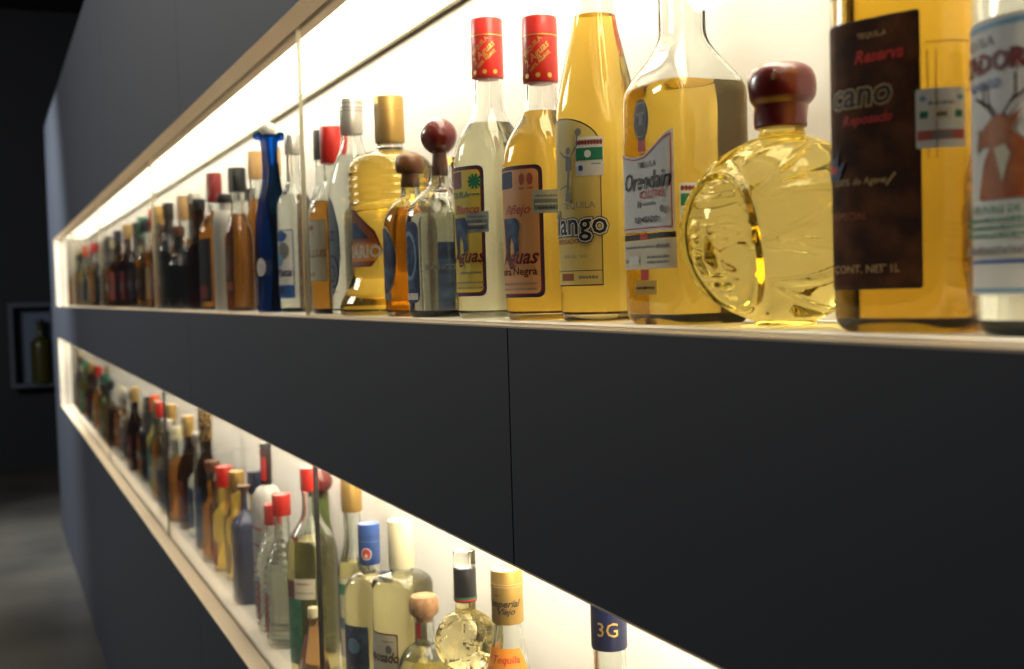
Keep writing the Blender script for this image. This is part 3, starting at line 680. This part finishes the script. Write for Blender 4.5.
bmx = bmesh.new(); f.rings(bmx, f.P, 120, 0); part('body', fin(bmx, 'body', gl('football straw glass', (.93, .88, .66), 1.42), angle=60), b, 'football body of pale gold spirit')
c = part('neck_band', Form(cyl(.311, .352, .0138, .0006)).solid('neck_band', CAPM['black'], 36), b, 'black neck band')
for zz, m_ in ((.3165, 'green'), (.3140, 'red')): part('stripe', Form([(zz-.0010, .0139), (zz-.0010, .0143), (zz+.0010, .0143), (zz+.0010, .0139)]).solid('stripe', INK[m_], 32), c)
part('stopper', Form(cyl(.353, .373, .0138, .002)).solid('stopper', CLEAR, 32), b, 'clear stopper')
# squat bottle with mushroom stopper
P = [(0, .038), (.003, .041), (.02, .0425), (.12, .0425), (.165, .041), (.195, .036), (.212, .028), (.221, .018), (.226, .0125), (.250, .0120), (.262, .0125)]
f = Form(P, smooth=True, sub=3); b = root('squat golden bottle with wide wooden mushroom stopper', -1.417, YL-.005, LO, group=G2)
part('body', f.shell('body', CLEAR, 48), b); part('liquid', f.fill('liquid', LIQ['pale'], .205, 48), b)
part('stopper', Form([(.252, .009), (.2605, .0095), (.261, .0165), (.264, .0190), (.272, .0198), (.281, .0192), (.286, .0165), (.288, .010)]).solid('stopper', CAPM['cork'], 32), b, 'tan wooden stopper')
a = Art(f, .24); a.rect(-.006, .232, .010, .252, 'red', .002); part('neck_label', a.mesh('neck_label'), b, 'red neck label')

def lab_cream(a):
    a.rect(-.050, .060, .046, .214, 'maroon', .003); a.rect(-.048, .062, .044, .212, 'cream', .003); a.text('Reposado', .014, .180, .020, 'brown', .03, .3, .8); minitext(a, .022, .040, .203, 'grey'); a.disc(.032, .192, .005, .006, 'grey', 14)
    a.text('Tequila', .012, .150, .022, 'rust', .02, .3, .8)
simple('golden bottle with cream foil cap and red-edged cream label', -1.536, YL+.006, .365, .0435, LO, liq='pale', capk='cream', zs=.74, zn=.80, rn=.0165, caph=.068, fill=.775, power=2.2, seg=56, collar=None, lab=[L(lab_cream, .15)], capl='cream foil cap', capr=.0182)
b, f = simple('pale golden bottle with blue screw cap and mottled blue label', -1.668, YL, .338, .0405, LO, liq='pale', capk='blue', zs=.66, zn=.78, rn=.0145, caph=.062, fill=.76, power=2.2, seg=56, lab=[L(rect_label(-.050, .05, .046, .190, 'bluelab', ('disc', .014, .150, .022, .022, 'navy', 16), ('disc', .020, .160, .012, .012, 'sky', 12)), .15)], capl='blue screw cap', capr=.0165, rings=0)
fc = Form(cyl(.276, .338, .0165)); a = Art(fc, .3, .0003); a.disc(.016, .2935, .0085, .0095, 'white'); a.disc(.016, .2935, .0068, .0078, 'red', 16); a.disc(.016, .2905, .0030, .003, 'cream', 12); a.rect(-.05, .3185, .05, .3195, 'navy'); a.rect(-.05, .3115, .05, .3122, 'sky'); part('foil_print', a.mesh('foil_print'), [c for c in b.children if c.name.startswith('cap')][0])
simple('tall clear bottle with gold cap and pale label, left of the blue-capped one', -1.945, .155, .362, .0260, LO, liq='straw', capk='gold', zs=.55, zn=.70, rn=.0150, caph=.058, fill=.60, power=1, seg=48, lab=[L(rect_label(-.026, .05, .024, .19, 'cream', ('rect', -.022, .16, .02, .18, 'greenlab'), ('rect', -.022, .10, .02, .12, 'steel')), .1)], capl='gold foil cap', capr=.0185)
P = [(0, .026), (.003, .0275), (.01, .0285), (.15, .0285), (.19, .026), (.220, .0200), (.242, .0150), (.28, .0135), (.298, .0135)]
f = Form(P, smooth=True, sub=3); b = root('olive green bottle with a round maroon stopper', -2.195, .168, LO, group=G2)
part('body', f.shell('body', GREENGL, 40), b); part('liquid', f.fill('liquid', LIQ['straw'], .220, 40), b)
part('stopper', Form([(.288, .008), (.297, .0085)]+[(.3195-.0235*cos(pi*i/14), .0230*sin(pi*i/14)) for i in range(3, 14)]+[(.3430, .001)]).solid('stopper', CAPM['maroon'], 32), b, 'round maroon stopper')

def lab_big(a):
    a.rect(-.046, .030, .036, .150, 'greenlab', .003); a.rect(-.046, .149, .030, .180, 'maroon'); a.rect(.022, .148, .062, .184, 'cream'); a.rect(.026, .158, .058, .160, 'grey'); a.rect(.026, .174, .052, .176, 'rust')
simple('broad pale golden bottle with silver shoulder, red cap and green label', -2.022, .101, .376, .0440, LO, liq='straw', capk='red', zs=.62, zn=.80, rn=.0150, caph=.042, fill=.66, power=1, seg=56, lab=[L(lab_big, .1)], capl='red cap', capr=.0165)
# small pyramid-shaped bottle
b = root('small pyramid-shaped bottle with a faded pink label', -1.925, .074, LO, group=G2)
fp = Form([(0, .0285), (.003, .030), (.010, .0300), (.118, .0095), (.124, .008), (.134, .0075)], n=7)
part('body', fp.solid('body', gl('pink-tinged glass', (.90, .72, .66), 1.42), 56), b); cap(b, 'cream', .132, .150, .0088)
a = Art(fp, .05); a.poly([(-.022, .014), (.022, .014), (.0085, .104), (-.0085, .104)], 'pink'); a.poly([(-.014, .022), (.014, .022), (.006, .084), (-.006, .084)], 'deer'); a.disc(0, .05, .007, .014, 'cream', 14); part('label', a.mesh('label'), b, 'faded pink label')
# ribbed bottles with red caps
for (lb, X, Y, Hh, ck) in (('ribbed clear bottle with red cap beside the broad golden bottle', -2.225, .095, .298, 'red'), ('ribbed clear bottle with red cap close behind its look-alike', -2.325, .100, .262, 'red')):
    f = Form(prof(.0370, .140, .225, .0150, Hh-.03, 1, lip=False, k=12), disp=lambda t, z: .0012*sin(z*420+t)*(1 if .010 < z < .25 else 0))
    P_ = []; z_ = .012
    base_ = [p for p in f.P if p[0] <= .012]
    while z_ < .245: P_.append((z_, f.r(z_))); z_ += .0028
    f.P = base_+P_+[p for p in f.P if p[0] >= .246]
    b = root(lb, X, Y, LO, group=G2); part('body', f.shell('body', CLEAR, 40), b); part('liquid', f.fill('liquid', LIQ['water'], .2, 40), b); cap(b, ck, Hh-.042, Hh, .0180, label='red cap')
    a = Art(f, .08, .0018); a.rect(-.020, .03, .020, .12, 'silver'); a.rect(-.020, .03, -.004, .12, 'bluelab'); a.rect(.002, .03, .016, .11, 'pink'); part('label', a.mesh('label'), b)
simple('clear bottle with small navy cap behind the ribbed bottle', -2.305, .172, .300, .0250, LO, liq='water', capk='navy', zs=.6, zn=.8, caph=.025, seg=28)
def lab_white(a):
    for z in (.20, .165, .12, .10, .08): a.line((-.030, z+.006), (.030, z-.006 if z > .15 else z), .0045, 'red')
    a.rect(-.006, .03, .02, .083, 'grey')
simple('frosted white bottle with red stripes and tall red and black cap', -2.430, .112, .374, .0330, LO, opaque=FROST, capk='black', zs=.62, zn=.76, rn=.0105, caph=.088, seg=48, power=2.2, capr=.0120, lab=[L(lab_white, .1)])
bb = [o_ for o_ in bpy.data.objects if o_.get('label', '').startswith('frosted white bottle with red')][0]
a = Art(Form(cyl(.288, .376, .0120)), .33, .0003); a.rect(-.010, .295, .016, .345, 'red'); a.rect(-.004, .352, .012, .362, 'maroon'); part('foil_print', a.mesh('foil_print'), [c for c in bb.children if c.name.startswith('cap')][0], 'red print')
# dark blue squared bottle with thin neck and flared stopper
f = Form([(0, .0315), (.002, .033), (.008, .0340), (.165, .0340), (.178, .0325), (.190, .0230), (.202, .0110), (.212, .0068), (.248, .0062)], n=lambda r_: 5 if r_ > .02 else 2+max(0, (r_-.008)/.012)*3, ry=.85)
b = root('dark blue squared bottle with thin neck and flared brown stopper', -2.586, .094, LO, group=G2)
part('body', f.solid('body', NAVYGL, 56), b, 'dark blue enamelled body'); part('stopper', Form([(.240, .0045), (.246, .0072), (.252, .0085), (.258, .0135), (.260, .0150), (.262, .0148), (.262, .004)]).solid('stopper', CAPM['brown'], 32), b, 'flared brown stopper')
simple('amber bottle with navy cap behind the dark blue bottle', -2.700, .145, .275, .0300, LO, liq='gold', capk='navy', zs=.5, zn=.72, rn=.015, caph=.052, capr=.0195, seg=36, lab=[L(rect_label(-.022, .02, .018, .10, 'bluelab'), .06)], capl='navy cap')
simple('amber bottle with gold cap in the cluster of short bottles', -2.795, .118, .265, .0310, LO, liq='gold', capk='gold', zs=.5, zn=.72, rn=.015, caph=.048, capr=.0190, seg=36, lab=[L(rect_label(-.018, .02, .022, .09, 'tan'), .06)], capl='gold cap')
simple('amber bottle with bright red cap in the cluster of short bottles', -2.905, .108, .263, .0330, LO, liq='gold', capk='red', zs=.5, zn=.72, rn=.015, caph=.052, capr=.0200, seg=36, lab=[L(rect_label(-.022, .02, .022, .08, 'pink'), .06)], capl='bright red cap')
simple('dark amber bottle with brown cap, leftmost of the short cluster', -3.030, .102, .262, .0330, LO, liq='dark', capk='brown', zs=.5, zn=.72, rn=.015, caph=.03, capr=.0190, seg=32)
simple('tall dark bottle with patterned brown cap, left of the bare stretch of wall', -3.200, .115, .390, .0350, LO, liq='dark', glass=SMOKE, capk='ornate', zs=.5, zn=.68, rn=.0150, caph=.095, capr=.0185, seg=32, power=1, lab=[L(rect_label(-.03, .03, .03, .17, 'bluelab'), .1)])

# ================================================================== the far, dim stretch: copies of a few kinds
kinds = []
def kind(sh, capk, liq, H, R, paper, caph, op=None, power=.5, glass=None, zs=.52):
    cn = {'darkred': 'dark red', 'ornate': 'dark gilt'}.get(capk, capk)
    bname = 'black glass' if op is BLACKGL else 'frosted' if op is FROST else ('dark green' if glass is GREENGL else 'smoky brown' if glass is SMOKE else {'dark': 'dark amber', 'water': 'clear', 'straw': 'straw-coloured', 'gold': 'golden'}[liq])
    return dict(capk=capk, liq=liq, H=H, R=R, paper=paper, caph=caph, opaque=op, power=power, glass=glass, zs=zs, bname=bname, cn=cn)
K = [kind(0, 'red', 'dark', .335, .035, 'tan', .055), kind(0, 'black', 'dark', .310, .036, 'brown', .045), kind(0, 'gold', 'dark', .335, .034, 'maroon', .060, glass=SMOKE),
     kind(0, 'green', 'water', .325, .035, 'greenlab', .050, glass=GREENGL), kind(0, 'silver', 'water', .300, .034, 'bluelab', .035), kind(0, 'black', 'dark', .320, .037, 'black', .05, op=BLACKGL),
     kind(0, 'cream', 'dark', .290, .036, 'rust', .04, power=1), kind(0, 'navy', 'dark', .318, .034, 'pink', .05, glass=SMOKE), kind(0, 'orange', 'straw', .335, .033, 'steel', .06, power=1), kind(0, 'cork', 'dark', .262, .038, 'brown', .025, power=2.2)]
protos = {}
def far_bottle(sh, ki, X, Y, desc):
    c = K[ki]
    lb = ('%s %s bottle with %s cap in the dim far stretch, %s shelf' % (desc[0], c['bname'], c['cn'], desc[1])).strip()
    grp = 'far dim bottles on the %s shelf' % ('upper' if sh == UP else 'lower')
    if ki not in protos:
        b, f = simple(lb, X, Y, c['H'], c['R'], sh, liq=c['liq'], capk=c['capk'], zs=c['zs'], zn=c['zs']+.2, rn=.0145, caph=c['caph'], power=c['power'], fill=.68, glass=c['glass'], opaque=c['opaque'], seg=20,
                      lab=[L(rect_label(-.028, .03, .028, .145, c['paper'], ('rect', -.018, .07, .018, .10, 'cream' if ki % 3 == 0 else 'grey')), .1)], grp=grp, capr=.0175)
        protos[ki] = b; return
    src = protos[ki]; o = src.copy(); COL.objects.link(o); o.location = (X, Y, sh); o['label'] = lb; o['group'] = grp
    for ch in src.children:
        d = ch.copy(); COL.objects.link(d); d.parent = o
rnd = random.Random(3)
# (shelf, [(X, kind)...]) set out one behind the next down to the dark end
upx = [(-3.62, 5), (-3.94, 2), (-4.245, 1), (-4.56, 5), (-4.90, 2), (-5.06, 7), (-5.22, 6), (-5.38, 1), (-5.55, 5), (-5.72, 4), (-5.90, 2), (-6.08, 5), (-6.26, 7), (-6.46, 0), (-6.66, 4), (-6.85, 8), (-7.02, 5), (-7.20, 3), (-7.38, 1), (-7.56, 2), (-7.74, 5), (-7.92, 6)]
lox = [(-3.36, 4), (-3.50, 2), (-3.64, 6), (-3.78, 4), (-3.92, 2), (-4.06, 0), (-4.20, 3), (-4.34, 8), (-4.48, 5), (-4.64, 6), (-4.80, 2), (-4.97, 1), (-5.14, 4), (-5.32, 9), (-5.50, 6), (-5.68, 1), (-5.88, 3), (-6.08, 7), (-6.28, 2), (-6.48, 0), (-6.70, 5), (-6.92, 2), (-7.14, 1), (-7.36, 3), (-7.58, 6), (-7.80, 5), (-7.98, 2)]
for sh, lst in ((UP, upx), (LO, lox)):
    nmc = {}
    for i, (X, ki) in enumerate(lst):
        n_ = nmc.get(ki, 0); nmc[ki] = n_+1
    seen = {}
    ordw = ['first', 'second', 'third', 'fourth', 'fifth', 'sixth', 'seventh']
    for i, (X, ki) in enumerate(lst):
        q = seen.get(ki, 0); seen[ki] = q+1
        where = 'upper' if sh == UP else 'lower'
        desc = (ordw[q] if nmc[ki] > 1 else '', where)
        far_bottle(sh, ki, X, YC-.01+rnd.uniform(-.015, .025), desc)

# small case on the far wall, holding one bottle
e = root('dim pale-framed display case on the far wall', -12.2, -.03, .79, name='display_case', cat='display case'); del e['group']
bm = bmesh.new()
for y0, y1, za, zb in ((-.21, -.17, 0, .82), (.17, .21, 0, .82), (-.17, .17, 0, .04), (-.17, .17, .78, .82)): box(bm, .001, .16, y0, y1, za, zb)
part('frame', fin(bm, 'frame', pr('grey blue case frame', (.08, .09, .13), .4), False), e)
bm = bmesh.new(); box(bm, .001, .01, -.17, .17, .04, .78); part('back', fin(bm, 'back', pr('blue grey case lining', (.10, .13, .20), .6), False), e)
b = root('dark yellowish bottle inside the far wall case', -12.085, .04, .831, cat='bottle'); del b['group']
fz = Form([(0, .085), (.01, .095), (.36, .095), (.42, .07), (.46, .03), (.56, .028)], smooth=True, sub=3); part('body', fz.solid('body', pr('dark yellowish glazed bottle', (.05, .045, .01), .3), 32), b); cap(b, 'black', .56, .62, .034)

# ================================================================== light, camera
def area(name, loc, rot, sx, sy, e, col):
    l = bpy.data.lights.new(name, 'AREA'); l.shape = 'RECTANGLE'; l.size = sx; l.size_y = sy; l.energy = e; l.color = col
    o = bpy.data.objects.new(name, l); COL.objects.link(o); o.location = loc; o.rotation_euler = rot; return o
def spot(name, loc, tgt, e, col, ang, blend=.8, size=.08):
    l = bpy.data.lights.new(name, 'SPOT'); l.energy = e; l.color = col; l.spot_size = RAD(ang); l.spot_blend = blend; l.shadow_soft_size = size
    o = bpy.data.objects.new(name, l); COL.objects.link(o); o.location = loc
    o.rotation_euler = (Vector(tgt)-Vector(loc)).to_track_quat('-Z', 'Y').to_euler(); return o
area('room_fill_light', (-5.6, -3.8, 3.9), (RAD(50), 0, 0), 2.5, 1.0, 210, (1, .975, .93))  # unseen fill light, added to brighten the labels and navy panels
spot('gallery_spot', (-8.0, -2.2, 4.3), (-8.1, 0, 1.5), 1900, (.90, .95, 1), 58, 1.)
spot('floor_spot', (-7.6, -1.0, 4.3), (-7.6, -.9, 0), 110, (1, .93, .8), 60, 1.)
w = bpy.data.worlds.new('gallery air'); SC.world = w; w.use_nodes = True
w.node_tree.nodes['Background'].inputs[0].default_value = (.5, .6, 1, 1); w.node_tree.nodes['Background'].inputs[1].default_value = .002

yaw, pitch, roll = RAD(24.433), RAD(2.3195), RAD(-1.643)
fw = Vector((-cos(yaw)*cos(pitch), sin(yaw)*cos(pitch), -sin(pitch)))
r = fw.cross(Vector((0, 0, 1))).normalized(); u = r.cross(fw)
r2 = r*cos(roll)+u*sin(roll); u2 = -r*sin(roll)+u*cos(roll)
cd = bpy.data.cameras.new('camera'); co = bpy.data.objects.new('camera', cd); COL.objects.link(co)
M = Matrix((r2, u2, -fw)).transposed().to_4x4(); M.translation = Vector((0, -.41, 1.62)); co.matrix_world = M
cd.sensor_width = 36; cd.lens = 1150/1024*36; cd.clip_start = .02
cd.dof.use_dof = True; cd.dof.focus_distance = 1.12; cd.dof.aperture_fstop = 7.2
SC.camera = co
SC.view_settings.view_transform = 'Standard'; SC.view_settings.look = 'None'; SC.view_settings.gamma = 1
SC.view_settings.exposure = 0.; SC.view_settings.use_curve_mapping = False
cy = SC.cycles
cy.max_bounces = 20; cy.transmission_bounces = 20; cy.transparent_max_bounces = 16; cy.glossy_bounces = 5; cy.diffuse_bounces = 4
cy.caustics_reflective = False; cy.caustics_refractive = True; cy.sample_clamp_indirect = 6; cy.blur_glossy = .3
cy.use_denoising = True; cy.use_light_tree = True
